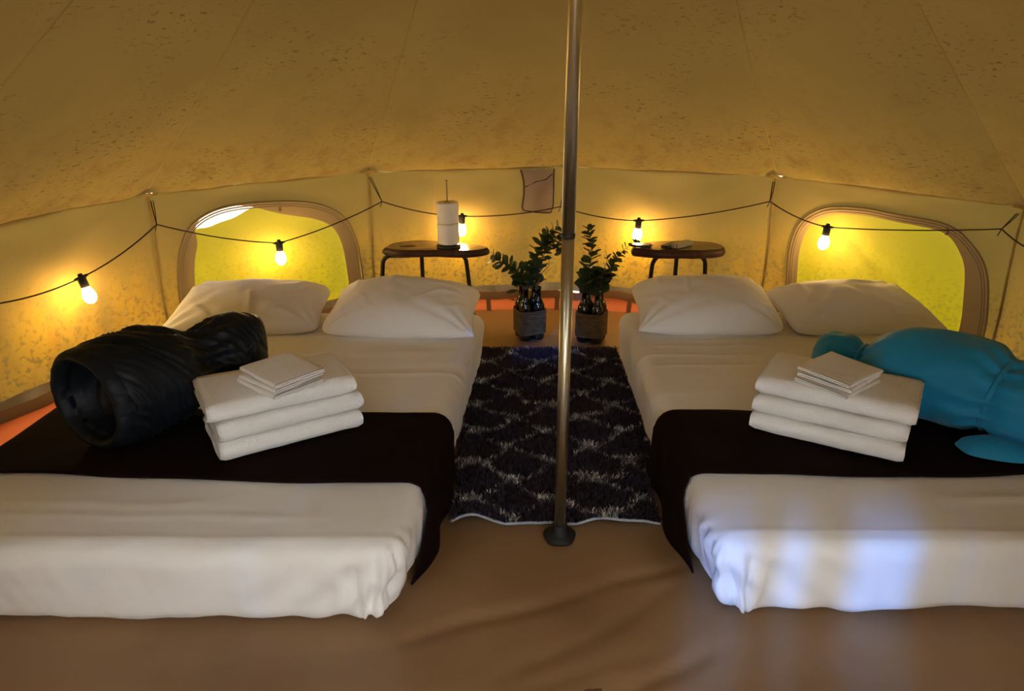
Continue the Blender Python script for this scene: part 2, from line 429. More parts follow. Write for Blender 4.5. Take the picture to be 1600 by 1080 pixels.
# added unseen porch: sides and awning limit the daylight, hanging strips cut streaks
XL, XR, YC, ZC = -1.55, 1.85, -.70, 1.84
def door_edge(sd, t):      # up the side of the doorway: wall corner first, then the slope of the roof
    c = corner(-5) if sd == 0 else corner(5)
    if t < .35: return c + Vector((0, 0, -.05 + (HW + .05) * t / .35))
    return roof_pt(-5, 0, QH * (t - .35) / .65) if sd == 0 else roof_pt(4, 1, QH * (t - .35) / .65)
for sd, xo in ((0, XL), (1, XR)):
    v = []
    for i in range(16):
        for j in range(10):
            a = door_edge(sd, i / 15); b = Vector((xo, YC, -.05 + (ZC + .05) * i / 15)); q = j / 9
            v.append(a.lerp(b, q) + Vector((0, .02 * math.sin(i * .5 + sd) * math.sin(pi * q), 0)) - o1)
    obj('light_block_side', v, grid_faces(16, 10), M_wall, D1)  # added sheet, out of view, keeps daylight from entering sideways
v = []
for i in range(46):
    k = (-6, 6, 5)[min(2, i // 15 if i < 45 else 2)]; a = 1 - ((i - 15 * min(2, i // 15)) / 15)
    p0 = roof_pt(k, a, QH); p1 = Vector((XL + (XR - XL) * i / 45, YC - 1.4, ZC + .09))
    for j in range(12): v.append(p0.lerp(p1, j / 11) - o1)
aw = obj('light_block_awning', v, grid_faces(46, 12), M_roof, D1)  # added awning, out of view, stops high beams reaching far over the beds
for (xa, xb, yc, zb_) in ((XL, -.366, YC, ZC), (-.206, -.116, YC, ZC), (-.056, .074, YC, ZC), (.254, .36, YC, ZC), (.62, XR, YC, ZC), (.03, .30, -1.6, ZC + .03)):
    v = []; nx = max(5, int((xb - xa) / .04))
    for i in range(nx):
        for j in range(12):
            x = xa + (xb - xa) * i / (nx - 1); z = -.05 + (zb_ + .05) * j / 11
            v.append(Vector((x, yc + .012 * math.sin(i * 1.6 + xa * 9), z)) - o1)
    cu = obj('light_slit_strip', v, grid_faces(nx, 12), M_wall, D1)  # unseen strip added to split the incoming light into streaks

# ---------------------------------------------------------------- tent pole
pole = tag(empty('tent_pole', (PX, PY, 0)), 'steel tent pole standing in the middle between the two beds', 'pole')
MB().add(*lathe([(.0182, .03), (.0182, 1.02)], 24)).build('lower_tube', M_steel, pole)
MB().add(*lathe([(.0190, 1.02), (.0190, 2.75)], 24)).build('upper_tube', M_steel, pole)
MB().add(*lathe([(.0185, 1.008), (.0200, 1.010), (.0200, 1.022), (.0185, 1.024)], 24)).build('joint_ring', M_band2, pole)
prof = [(0, .0), (.051, .0), (.054, .006), (.052, .014), (.032, .018), (.026, .030), (.0245, .052), (.0190, .055)]
vv, ff = lathe(prof, 28)
for i, p in enumerate(vv):
    if .04 < math.hypot(p[0], p[1]): vv[i] = (p[0] * (1 + .04 * math.sin(5 * math.atan2(p[1], p[0]))), p[1] * (1 + .04 * math.sin(5 * math.atan2(p[1], p[0]))), p[2])
MB().add(vv, ff).build('foot', M_rubber, pole)

# ---------------------------------------------------------------- beds
BH = .275
def bed_mesh(sx, sy, sz, r, step, disp):
    nx, ny, nz = max(4, int(sx / step)), max(4, int(sy / step)), max(4, int(sz / (step * .8)))
    idx = {}; V = []; F = []
    def vert(i, j, k):
        key = (i, j, k)
        if key in idx: return idx[key]
        p = Vector((sx * i / nx - sx / 2, sy * j / ny - sy / 2, sz * k / nz))
        q = Vector((max(-sx / 2 + r, min(sx / 2 - r, p.x)), max(-sy / 2 + r, min(sy / 2 - r, p.y)), max(r, min(sz - r, p.z))))
        d = p - q
        nrm = d.normalized() if d.length > 1e-9 else Vector((0, 0, 1))
        if d.length > 1e-9: p = q + nrm * r
        idx[key] = len(V); V.append(disp(p, nrm)); return idx[key]
    def face(fn, a, b):
        for i in range(a):
            for j in range(b): F.append((fn(i, j), fn(i + 1, j), fn(i + 1, j + 1), fn(i, j + 1)))
    face(lambda i, j: vert(i, j, nz), nx, ny); face(lambda i, j: vert(i, ny - j, 0), nx, ny)
    face(lambda i, j: vert(i, 0, j), nx, nz); face(lambda i, j: vert(nx - i, ny, j), nx, nz)
    face(lambda i, j: vert(0, ny - i, j), ny, nz); face(lambda i, j: vert(nx, i, j), ny, nz)
    return V, F
def make_bed(name, label, x0, x1, y0, y1, shear, inner, folds, seed):
    """inner = +1 if the side facing the rug is the +x side"""
    cx, cy = (x0 + x1) / 2, (y0 + y1) / 2; sx, sy = x1 - x0, y1 - y0
    def side_x(p):                                    # how far towards rug side, 0..1
        return inner * p.x / (sx / 2)
    def disp(p, nrm):
        q = p.copy(); zz = p.z / BH; foot = sst(-sy / 2 + .42, -sy / 2 + .05, p.y)
        # the sheet is tucked under: sides lean in towards the floor, most at the foot corner
        lean = max(0, 1 - zz) ** 1.3
        q.x -= math.copysign(1, p.x) * sst(sx / 2 - .16, sx / 2 - .03, abs(p.x)) * lean * (.018 + .055 * foot)
        q.y += sst(-sy / 2 + .16, -sy / 2 + .03, p.y) * lean * .035
        d = .004 * fb(p.x * 2.2 + seed, p.y * 2.2, p.z * 2)
        vert = 1 - abs(nrm.z)
        # vertical gathers on the sides, stronger near the foot corner
        s_ = p.y * 1.0 if abs(nrm.x) > abs(nrm.y) else p.x
        corner_ = math.exp(-((math.hypot(inner * p.x - sx / 2, p.y + sy / 2)) / .17) ** 2)
        d += vert * (.0085 * ns(s_ * 14 + seed + zz * .8, zz * 1.0, seed) + .006 * ns(s_ * 34 + zz * 2, zz * 1.5, seed + 3)) * (.3 + .7 * (abs(nrm.x) > .5))
        ang = math.atan2(inner * p.x - sx / 2 + .09, -(p.y + sy / 2 - .09) + 1e-6)
        d += corner_ * vert * (.017 * math.sin(ang * 9 + zz * 2.2 + seed) + .010 * ns(ang * 7, zz * 4, seed) + .006 * math.sin(ang * 23 + zz * 5)) * (1 - .3 * zz)
        # diagonal drag lines on the foot face
        if nrm.y < -.4:
            e = inner * p.x - sx / 2
            d += .0095 * math.sin((e * 1.0 + (1 - zz) * .34) * 36 + 2.5 * ns(e * 3, zz, seed)) * math.exp(e * 2.6) * sst(.0, .25, 1 - zz)
            d += .008 * fb(p.x * 3 + seed, zz * 1.3, 4)
        d += .0035 * math.exp(-((p.y + sy / 2 - .062 + .006 * ns(p.x * 3, 0, seed)) / .009) ** 2) * (1 - vert)
        d += .0022 * (1 - vert) * fb(p.x * 3 + seed, p.y * 9, 2)
        for (yf, amp, wd, wav, xa, xb) in folds:      # folds across the top
            yy = p.y - (yf - cy) - wav * ns(p.x * 1.6, yf, seed) - .012 * ns(p.x * 6, yf, 1)
            fx = sst(xa - .1, xa + .1, p.x + cx) * sst(xb + .1, xb - .1, p.x + cx)
            d += amp * math.exp(-(yy / wd) ** 2) * fx * (.25 + .75 * abs(nrm.z))
        q += nrm * d
        if p.z < .02: q.z = max(q.z, .001)
        q.x += shear * (p.y + sy / 2)
        return q
    V, F = bed_mesh(sx, sy, BH, .062, .0115, disp)
    root = tag(empty(name, (cx, cy, 0)), label, 'bed')
    ms = obj('mattress', V, F, M_sheet, root)
    return root
bl = make_bed('floor_bed', 'white sheeted floor mattress left of the pole under the navy bundle', -1.76, -.285, 1.585, 3.50, .078, 1,
              [(2.72, .007, .010, .03, -1.8, -.2), (2.78, -.004, .03, .03, -1.8, -.2), (1.80, .0035, .02, .05, -1.8, -.9), (1.74, .003, .015, .05, -1.5, -.6), (2.95, .003, .03, .06, -1.6, -.3)], 1.7)
br = make_bed('floor_bed', 'white sheeted floor mattress right of the pole under the teal bundle', .535, 2.0, 1.615, 3.52, .0, -1,
              [(2.93, .006, .012, .05, .5, 2.2), (3.03, .004, .012, .04, .6, 1.6), (2.83, .0045, .010, .06, .6, 2), (3.10, .004, .01, .03, .8, 2.1), (1.84, .005, .018, .04, 1.3, 2.1), (1.78, .004, .015, .05, 1.5, 2.2), (2.60, .003, .03, .08, .5, 2.2)], 5.2)
# dark blankets across the foot of each bed
def runner(label, x0, x1, ya, yb, shear, y0, inner, seed, wavf):
    sx = x1 - x0; r = .075; hgt = BH + .007
    # section: inner floor -> up -> over -> outer floor, walked in x
    def sec(n=90):
        pts = []
        for i in range(14): pts.append((x0 - .026 + .010 * (i / 13), .004 + (hgt - r - .004) * i / 13))
        for i in range(1, 9):
            a = pi / 2 * i / 9; pts.append((x0 - .012 + r - r * math.cos(a), hgt - r + r * math.sin(a)))
        for i in range(50): pts.append((x0 + r + (sx - 2 * r) * i / 49, hgt))
        for i in range(1, 9):
            a = pi / 2 * (1 - i / 9); pts.append((x1 + .012 - r + r * math.cos(a), hgt - r + r * math.sin(a)))
        for i in range(14): pts.append((x1 + .016 + .010 * (i / 13), hgt - r - (hgt - r - .004) * i / 13))
        return pts
    P = sec(); nj = 30; v = []
    for (x, z) in P:
        e = wavf(x)
        for j in range(nj):
            y = ya + e + (yb - ya) * j / (nj - 1) + (.012 * ns(x * 3, z * 4, seed) if j in (0, nj - 1) else 0)
            side = z < hgt - .02
            out = .010 * ns(y * 9, z * 3, seed + 2) + .012 * (1 - z / hgt) * math.sin(y * 25 + seed) if side else 0
            zz = z + (.0035 * fb(x * 4, y * 5, seed) if not side else 0) + .003
            dn_ = 1 - min(1, z / hgt)
            if side:
                y -= .13 * dn_ * (1 - j / (nj - 1)); out -= (.010 + .050 * sst(2.0, 1.7, y)) * dn_ ** 1.3 * (1 if x > (x0 + x1) / 2 else -1) * 1  # lower side drawn forward: dark sliver is partly shade built into the blanket
            xx = x + (out if x > (x0 + x1) / 2 else (out if side else 0)) + shear * (y - y0)
            v.append((xx, y, max(.003, zz)))
    o = obj('blanket', v, grid_faces(len(P), nj), M_runner)
    sm = o.modifiers.new('thick', 'SOLIDIFY'); sm.thickness = .006; sm.offset = 0
    return tag(o, label, 'blanket', 'dark blankets across the bed feet')
runner('dark brown blanket across the foot of the left bed under the navy bundle', -1.76, -.285, 1.905, 2.36, .078, 1.60, 1, 2.0, lambda x: .055 * sst(-.5, -1.7, x))
runner('dark brown blanket across the foot of the right bed under the teal bundle', .535, 2.0, 1.95, 2.375, .0, 1.635, -1, 8.0, lambda x: .03 * sst(.75, 1.2, x) * 0 + .015 * math.sin(x * 4))

# ---------------------------------------------------------------- pillows
def pillow(label, cx, cy, rz, wx=.70, wy=.47, T=.17, seed=0, sharp=(1, 1, 1, 1), tilt=8):
    nu, nv = 84, 60; V = []; F = []
    def pt(u, v_, top):
        ax = 1 - .085 * (1 - v_ * v_) * abs(u) ** 3; ay = 1 - .075 * (1 - u * u) * abs(v_) ** 3
        # corners: some pointed, some tucked round
        s = sharp[(0 if u < 0 else 1) + (0 if v_ < 0 else 2)]
        cr = (abs(u) ** 6) * (abs(v_) ** 6); k = 1 - (.16 * (1 - s)) * cr
        x = wx / 2 * u * ax * k; y = wy / 2 * v_ * ay * k
        h = (max(0, 1 - abs(u) ** 2.6)) ** .55 * (max(0, 1 - abs(v_) ** 2.4)) ** .55
        w_ = fb(x * 4 + seed, y * 4, seed, 3) * .016 * h
        rad = math.atan2(abs(v_) - 1.02, abs(u) - 1.02); dd = math.hypot(abs(v_) - 1, abs(u) - 1)
        w_ += .014 * math.sin(rad * 14 + seed * 3 + (3 if u > 0 else 0)) * math.exp(-dd * 2.2) * h ** .5
        a = seed * 1.3; q = x * math.cos(a) + y * math.sin(a)
        for e in range(7):
            aa = seed * 2.1 + e * 1.9; x0_ = .27 * math.sin(seed * 5 + e * 2.4) ; y0_ = .15 * math.cos(seed * 3 + e * 1.7)
            uu = (x - x0_) * math.cos(aa) + (y - y0_) * math.sin(aa); ww = -(x - x0_) * math.sin(aa) + (y - y0_) * math.cos(aa) + .03 * ns(uu * 9, e, seed)
            w_ += .0085 * math.exp(-(ww / .014) ** 2) * math.exp(-(uu / .085) ** 2) * h
        if top: z = T * .70 * h + w_ * 1.0
        else: z = -T * .30 * min(1, h * 1.3)
        return (x, y, z + T * .30)
    for top in (1, 0):
        for i in range(nu):
            for j in range(nv):
                V.append(pt(-math.cos(pi * i / (nu - 1)) if 0 else (2 * i / (nu - 1) - 1), 2 * j / (nv - 1) - 1, top))
    g1 = grid_faces(nu, nv); F = g1 + [tuple(q + nu * nv for q in reversed(ff)) for ff in g1]
    bm = bmesh.new(); vs = [bm.verts.new(p) for p in V]
    for q in F: bm.faces.new([vs[i] for i in q])
    bmesh.ops.remove_doubles(bm, verts=bm.verts, dist=1e-5)
    o = bobj('pillow', bm, M_pill)
    o.location = (cx, cy, BH + .004); o.rotation_euler = (math.radians(tilt), 0, rz)
    return tag(o, label, 'pillow', 'pillows at the heads of the beds')
pillow('plump white pillow at the wall side of the left bed, tucked behind its neighbour', -1.255, 3.36, math.radians(3), .74, .47, .175, 1.1, (1, .3, .5, .2))
pillow('white pillow on the rug side of the left bed, in front of its neighbour', -.515, 3.33, math.radians(-3), .735, .48, .185, 2.3, (.2, .9, .1, .4))
pillow('white pillow on the rug side of the right bed, rounded and in front', .925, 3.36, math.radians(-2), .695, .48, .20, 3.7, (.9, .1, .3, .1))
pillow('white pillow at the wall side of the right bed with a pointed corner', 1.625, 3.36, math.radians(4), .74, .45, .17, 4.9, (.2, 1, .3, 1))

# ---------------------------------------------------------------- towels
def towel_mesh(ln, dp, th, layers, seed):
    """nested U folds seen from the short ends: the rounded fold is the front (-y) edge"""
    mb = MB(); nU = layers // 2; t = th / layers
    for q in range(nU):
        ro = th / 2 - q * t; ri = ro - t * .93
        cy = -dp / 2 + th / 2
        back = dp / 2 - .010 * q - .006 * random.random()
        outer = [(back, -ro)] + [(back + (cy - back) * i / 10, -ro) for i in range(1, 10)] + [(cy - ro * math.sin(pi * i / 12), -ro * math.cos(pi * i / 12)) for i in range(13)] + [(cy + (back - cy) * i / 10, ro) for i in range(1, 11)]
        inn = [(back, -ri)] + [(back + (cy - back) * i / 10, -ri) for i in range(1, 10)] + [(cy - ri * math.sin(pi * i / 12), -ri * math.cos(pi * i / 12)) for i in range(13)] + [(cy + (back - cy) * i / 10, ri) for i in range(1, 11)]
        ring = outer + inn[::-1]; m = len(ring); nx = 30; v = []
        ex = .006 * random.uniform(-1, 1)
        for i in range(nx):
            s = i / (nx - 1); x = -ln / 2 + ln * s + ex * (1 if s > .5 else -1) * 1
            rnd = 1 - .25 * max(0, (abs(2 * s - 1) - .93) / .07) ** 2
            for (y, z) in ring:
                zz = z * rnd + .0022 * fb(x * 9 + seed, y * 9, seed + z * 20) + .004 * ns(x * 3, y * 3 + seed, 0) * (1 + z / th)
                v.append((x + .004 * ns(y * 12, z * 30 + q, seed), y + .003 * ns(x * 14, z * 20, seed), zz + th / 2))
        f = grid_faces(nx, m, False, True)
        L = len(outer)
        for base, rev in ((0, 0), ((nx - 1) * m, 1)):
            for i in range(L - 1):
                a = (base + i, base + i + 1, base + m - 2 - i, base + m - 1 - i); f.append(a if rev else a[::-1])
        mb.add(v, f)
    return mb
def towel_stack(cx, cy, rz, z0, side, offs):
    names = ('bottom', 'middle', 'top')
    for i in range(3):
        o = towel_mesh(.475, .265, .061, 4, i * 3.3 + cx).build('bath_towel', M_towel)
        c, s = math.cos(rz), math.sin(rz); dx, dy = offs[i]
        o.location = (cx + dx * c - dy * s, cy + dx * s + dy * c, z0 + i * .0645); o.rotation_euler = (0, 0, rz + (.0, .015, -.02)[i])
        tag(o, {'bottom': 'thick folded white bath towel, lowest of the stack on the %s bed', 'middle': 'thick folded white bath towel, middle one of the stack on the %s bed', 'top': 'thick folded white bath towel, top one under the washcloths on the %s bed'}[names[i]] % side, 'towel', 'folded bath towels on the beds')
def cloths(pts, side, z0, rz):
    words = ('lowest', 'middle one', 'topmost')
    for i in range(3):
        o = towel_mesh(.205, .185, .0155, 2, i * 1.7 + pts[0]).build('washcloth', M_towel)
        o.location = (pts[0] + .004 * i, pts[1] + .003 * i, z0 + .0186 * i); o.rotation_euler = (0, 0, rz + (0, .05, -.04)[i])
        tag(o, 'small folded white washcloth, %s of three on the towels of the %s bed' % (words[i], side), 'washcloth', 'washcloths on the towel stacks')
ZT = BH + .0175
towel_stack(-.776, 2.225, math.radians(31), ZT, 'left', ((.0, 0), (.006, .004), (-.010, .012)))
cloths((-.756, 2.185), 'left', ZT + .1945, math.radians(-40))
towel_stack(1.075, 2.215, math.radians(-30), ZT, 'right', ((.0, 0), (.0, .006), (.010, .012)))
cloths((1.06, 2.185), 'right', ZT + .1945, math.radians(38))

# ---------------------------------------------------------------- rolled bundles
def sweep(axis, prof, n, disp, squash=1.0, floor=None, skew=0):
    """lathe a profile (t along axis 0..1, radius) round a curved axis; t may run backwards for a hollow end"""
    A = smooth_path(axis, 16); m = len(A) - 1; v = []
    ln = sum((A[i + 1] - A[i]).length for i in range(m))
    for (t, r, tag_) in prof:
        x = max(0, min(1, t)) * m; i = min(int(x), m - 1); p = A[i].lerp(A[i + 1], x - i); d = (A[i + 1] - A[i]).normalized()
        if t < 0: p = A[0] + (A[1] - A[0]).normalized() * t
        a = d.cross(Vector((0, 0, 1))).normalized(); b = a.cross(d)
        for k in range(n):
            q = 2 * pi * k / n; rr = r + disp(t, q, r, tag_)
            sk = skew * ln * math.cos(q) * max(0, 1 - max(0, t) / .45) * min(1, r / .15)
            pt = p + d * sk + a * math.cos(q) * rr + b * math.sin(q) * rr * squash
            if floor is not None and pt.z < floor: pt.z = floor + (pt.z - floor) * .04
            v.append(pt)
    return v, grid_faces(len(prof), n, False, True)
zb = BH + .017
# navy sleeping bag, hollow end to the left, waist pulled in
NB = tag(empty('sleeping_bag', (-1.25, 2.4, zb)), 'navy sleeping bag bundled up on the left bed', 'sleeping bag')
def loc(pts, o): return [Vector(p) - o.location for p in pts]
ax = [(-1.335, 2.13, zb + .165), (-1.275, 2.23, zb + .165), (-1.185, 2.38, zb + .155), (-1.045, 2.545, zb + .145), (-.94, 2.60, zb + .13)]
prof = []
for i in range(14): prof.append((.30 - .30 * i / 13, .085 + .045 * i / 13, 'in'))
for i in range(9): a = pi * i / 8; prof.append((-.0 - .045 * math.sin(a), .152 - .022 * math.cos(a), 'lip'))
for i in range(1, 110):
    t = i / 110; r = .173 + .010 * math.sin(t * 6) - .050 * math.exp(-((t - .58) / .09) ** 2) - .020 * sst(.5, .9, t)
    if t > .86: r *= math.sqrt(max(.0, 1 - ((t - .86) / .145) ** 2))
    prof.append((t, max(.004, r), 'out'))
def dn(t, q, r, tg):
    if tg == 'in': return .010 * ns(q * 1.0, t * 8, 3)
    w = math.exp(-((t - .56) / .16) ** 2)
    k = .35 + .65 * sst(.0, .12, t)
    d = .012 * fb(math.cos(q) * 1.2 + t * 2, math.sin(q) * 1.2, t * 3 + 1, 2) * k
    d += w * .010 * math.sin(q * 13 + 2 * ns(t * 6, q, 1))
    tw = q + t * 4.5 + .5 * ns(t * 3, q, 8)
    rp = ns(math.cos(tw) * 4.5, math.sin(tw) * 4.5, t * 1.6 + 3)
    d += .011 * (.5 - abs(rp) * 2.2) * k + .0035 * (.5 - abs(ns(math.cos(tw) * 10, math.sin(tw) * 10, t * 3)) * 2) * k
    return d * min(1, r / .1)
vv, ff = sweep(loc(ax, NB), prof, 150, dn, 1.0, 0, .02)
ns_o = obj('shell', vv, ff, M_navy, NB)
# inner roll visible in the hollow end
A0 = Vector(ax[0]); dA = (Vector(ax[1]) - A0).normalized(); sA = dA.cross(Vector((0, 0, 1))).normalized(); uA = sA.cross(dA)
v = []
for i in range(60):
    a = i / 59 * 2 * pi * 1.7; r = .012 + .088 * i / 59 + .006 * math.sin(a * 3)
    for j in range(6): v.append(A0 + dA * (.05 + .03 * math.cos(a * .7) + .2 * j / 5) + (sA * math.cos(a) + uA * math.sin(a)) * r - NB.location)
li = obj('inner_roll', v, grid_faces(60, 6), M_navyin, NB); sd = li.modifiers.new('t', 'SOLIDIFY'); sd.thickness = .022; sd.offset = 0
# draw tape round the waist
# teal comforter tied in two places
TB = tag(empty('comforter', (1.5, 2.4, zb)), 'teal comforter rolled and tied in two places on the right bed', 'comforter')
ax = [(1.175, 2.65, zb + .104), (1.30, 2.55, zb + .106), (1.505, 2.325, zb + .152), (1.655, 2.15, zb + .138), (1.84, 2.02, zb + .125)]
ties = (.275, .675)
prof = []
for i in range(1, 96):
    t = i / 96
    r = .155 if .3 < t < .7 else .135
    r = .106 + .054 * sst(.25, .42, t) - .022 * sst(.62, .8, t)
    for c in ties: r -= (.042 if c < .5 else .038) * math.exp(-((t - c) / .045) ** 2)
    if t < .14: r *= math.sqrt(max(0, 1 - ((.14 - t) / .14) ** 2))
    if t > .88: r *= math.sqrt(max(0, 1 - ((t - .88) / .122) ** 2))
    prof.append((t, max(.004, r), 'out'))
def dt(t, q, r, tg):
    d = .014 * fb(math.cos(q) * 1.3 + t * 3, math.sin(q) * 1.3, t * 4 + 6, 2)
    for c in ties:
        e = math.exp(-abs(t - c) / .07); d += e * .010 * math.sin(q * 13 + c * 9 + 2.5 * ns(q, t * 3, 2))
    d += .006 * math.exp(-((math.sin((q - 1.2 - t * 1.2) / 1)) / .06) ** 2) * -1
    return d * min(1, r / .09)
vv, ff = sweep(loc(ax, TB), prof, 104, dt, 1.0, 0)
obj('roll', vv, ff, M_teal, TB)
A = smooth_path(loc(ax, TB), 16)
for c in ties:
    x = c * (len(A) - 1); i = int(x); p = A[i].lerp(A[i + 1], x - i); d = (A[i + 1] - A[i]).normalized(); a = d.cross(Vector((0, 0, 1))).normalized(); b = a.cross(d)
    rr = (.106 + .054 * sst(.25, .42, c) - .022 * sst(.62, .8, c)) - (.042 if c < .5 else .038) + .006
    ring = [p + (a * math.cos(q) + b * math.sin(q)) * (rr + .004 * math.sin(3 * q)) for q in [2 * pi * k / 40 for k in range(41)]]
    ring = [Vector((s.x, s.y, max(s.z, .004))) for s in ring]
    obj('tie', *tube(ring, .0085, 6, False), M_teal, TB)
# loose ends of the tie and a corner of cloth spilling to the front
def petal(cx, cy, rx, ry, rz, h, seed):
    v = []; nr, na = 10, 40
    for i in range(nr):
        for k in range(na):
            r = (i + .001) / (nr - 1); q = 2 * pi * k / na; x = rx * r * math.cos(q) * (1 + .10 * math.sin(3 * q + seed)); y = ry * r * math.sin(q) * (1 + .08 * math.cos(2 * q + seed))
            z = h * max(0, 1 - r ** 2.2) ** .6 + .006 * math.sin(q * 7 + seed) * r * (1 - r) + .004
            v.append((cx + x * math.cos(rz) - y * math.sin(rz) - TB.location.x, cy + x * math.sin(rz) + y * math.cos(rz) - TB.location.y, max(z, .002)))
    return obj('tie_end', v, grid_faces(nr, na, False, True), M_teal, TB)
petal(1.56, 2.065, .125, .065, math.radians(-14), .05, 1)
petal(1.71, 2.02, .12, .06, math.radians(-6), .046, 2.5)

# ---------------------------------------------------------------- rug
rug = tag(empty('shag_rug', (.17, 2.85, 0)), 'dark navy shag rug with a cream trellis pattern between the beds', 'rug')
def rug_xy(s, t):
    x0, x1 = -.208 - .03 * sst(.12, .24, t) + .075 * t, .502 + .05 * sst(.12, .26, t)
    x = x0 + (x1 - x0) * s
    yf = 2.086 + .035 * math.exp(-((s - .51) / .09) ** 2) + .020 * math.sin(s * 9 + .6) + .012 * math.sin(s * 21) - .02 * (s < .12) * (1 - s / .12)
    if s > .45: yf -= .012 * sst(.45, .6, s)
    return x, yf + (3.63 - yf) * t
def rug_z(s, t): return .006 + .016 * math.exp(-t * 16) * max(0, math.sin(s * 9 + .8))
nu, nv = 40, 50; v = []
for i in range(nu):
    for j in range(nv):
        x, y = rug_xy(i / (nu - 1), j / (nv - 1)); v.append((x - .17, y - 2.85, rug_z(i / (nu - 1), j / (nv - 1))))
M_rugb = mat('rug_backing', (.02, .018, .022), .95)
ro = obj('backing', v, grid_faces(nu, nv), M_rugb, rug); sm = ro.modifiers.new('t', 'SOLIDIFY'); sm.thickness = .005
edge = [Vector((*rug_xy(i / 60, 0), 0)) for i in range(61)]
obj('hem', *tube([Vector((p.x - .17, p.y - 2.85, rug_z(i / 60, 0) + .003)) for i, p in enumerate(edge)], .0055, 6), M_rughem, rug)
rng = np.random.default_rng(3); NT = 64000
s_ = rng.random(NT); t_ = rng.random(NT)
VV = np.zeros((NT * 5, 3), np.float32); CC = np.zeros((NT * 5, 4), np.float32); CC[:, 3] = 1
for i in range(NT):
    s, t = s_[i], t_[i]; x, y = rug_xy(s, t)
    wx = x + .06 * ns(x * 6, y * 6, 0) + .012 * ns(x * 30, y * 30, 2); wy = y + .03 * ns(x * 7, y * 7, 9) + .012 * ns(x * 30, y * 30, 7)
    U = wx / .31; W_ = wy / .245
    fval = math.cos(2 * pi * U) + math.cos(2 * pi * W_) + .30 * math.cos(4 * pi * U) * math.sin(2 * pi * W_)
    cream = abs(fval) < .13 + .17 * ns(x * 9, y * 9, 4)
    rr = rng.random(5)
    a = rr[0] * 2 * pi; hgt = (.022 + .012 * rr[1]) * (1.0 if cream else .9); lean = .016 * rr[2] + .006
    cl = .5 + ns(x * 45, y * 45, 11)
    dx = math.cos(a) * lean; dy = math.sin(a) * lean - .004; wd = .0016 + .0012 * rr[3]
    px, py = -math.sin(a) * wd, math.cos(a) * wd; z0 = rug_z(s, t)
    X, Y = x - .17, y - 2.85
    VV[i * 5:i * 5 + 5] = ((X - px, Y - py, z0), (X + px, Y + py, z0), (X + dx * .4 - px, Y + dy * .4 - py, z0 + hgt * .65), (X + dx * .4 + px, Y + dy * .4 + py, z0 + hgt * .65), (X + dx, Y + dy, z0 + hgt))
    if cream and rr[4] < .72: k = .45 + 1.1 * cl * cl * 1.6; c = (.36 * k, .34 * k, .31 * k)
    else:
        bl_ = .5 + .5 * ns(x * 5, y * 5, 20); k = .6 + .9 * rr[1]; c = ((.020 + .010 * (1 - bl_)) * k, (.015 + .002 * bl_) * k, (.017 + .022 * bl_) * k)
    CC[i * 5:i * 5 + 5, :3] = c
b0 = (np.arange(NT) * 5)[:, None]
tri = np.concatenate([b0 + np.array([0, 1, 3]), b0 + np.array([0, 3, 2]), b0 + np.array([2, 3, 4])], 1).reshape(-1, 3)
me = bpy.data.meshes.new('pile'); me.vertices.add(NT * 5); me.vertices.foreach_set('co', VV.ravel())
me.loops.add(len(tri) * 3); me.loops.foreach_set('vertex_index', tri.astype(np.int32).ravel())
me.polygons.add(len(tri)); me.polygons.foreach_set('loop_start', np.arange(0, len(tri) * 3, 3, dtype=np.int32))
me.update(calc_edges=True)
ca = me.color_attributes.new('Col', 'FLOAT_COLOR', 'POINT'); ca.data.foreach_set('color', CC.ravel())
me.materials.append(M_pile); pl = bpy.data.objects.new('pile', me); C.objects.link(pl); pl.parent = rug; tag(pl, kind='stuff')

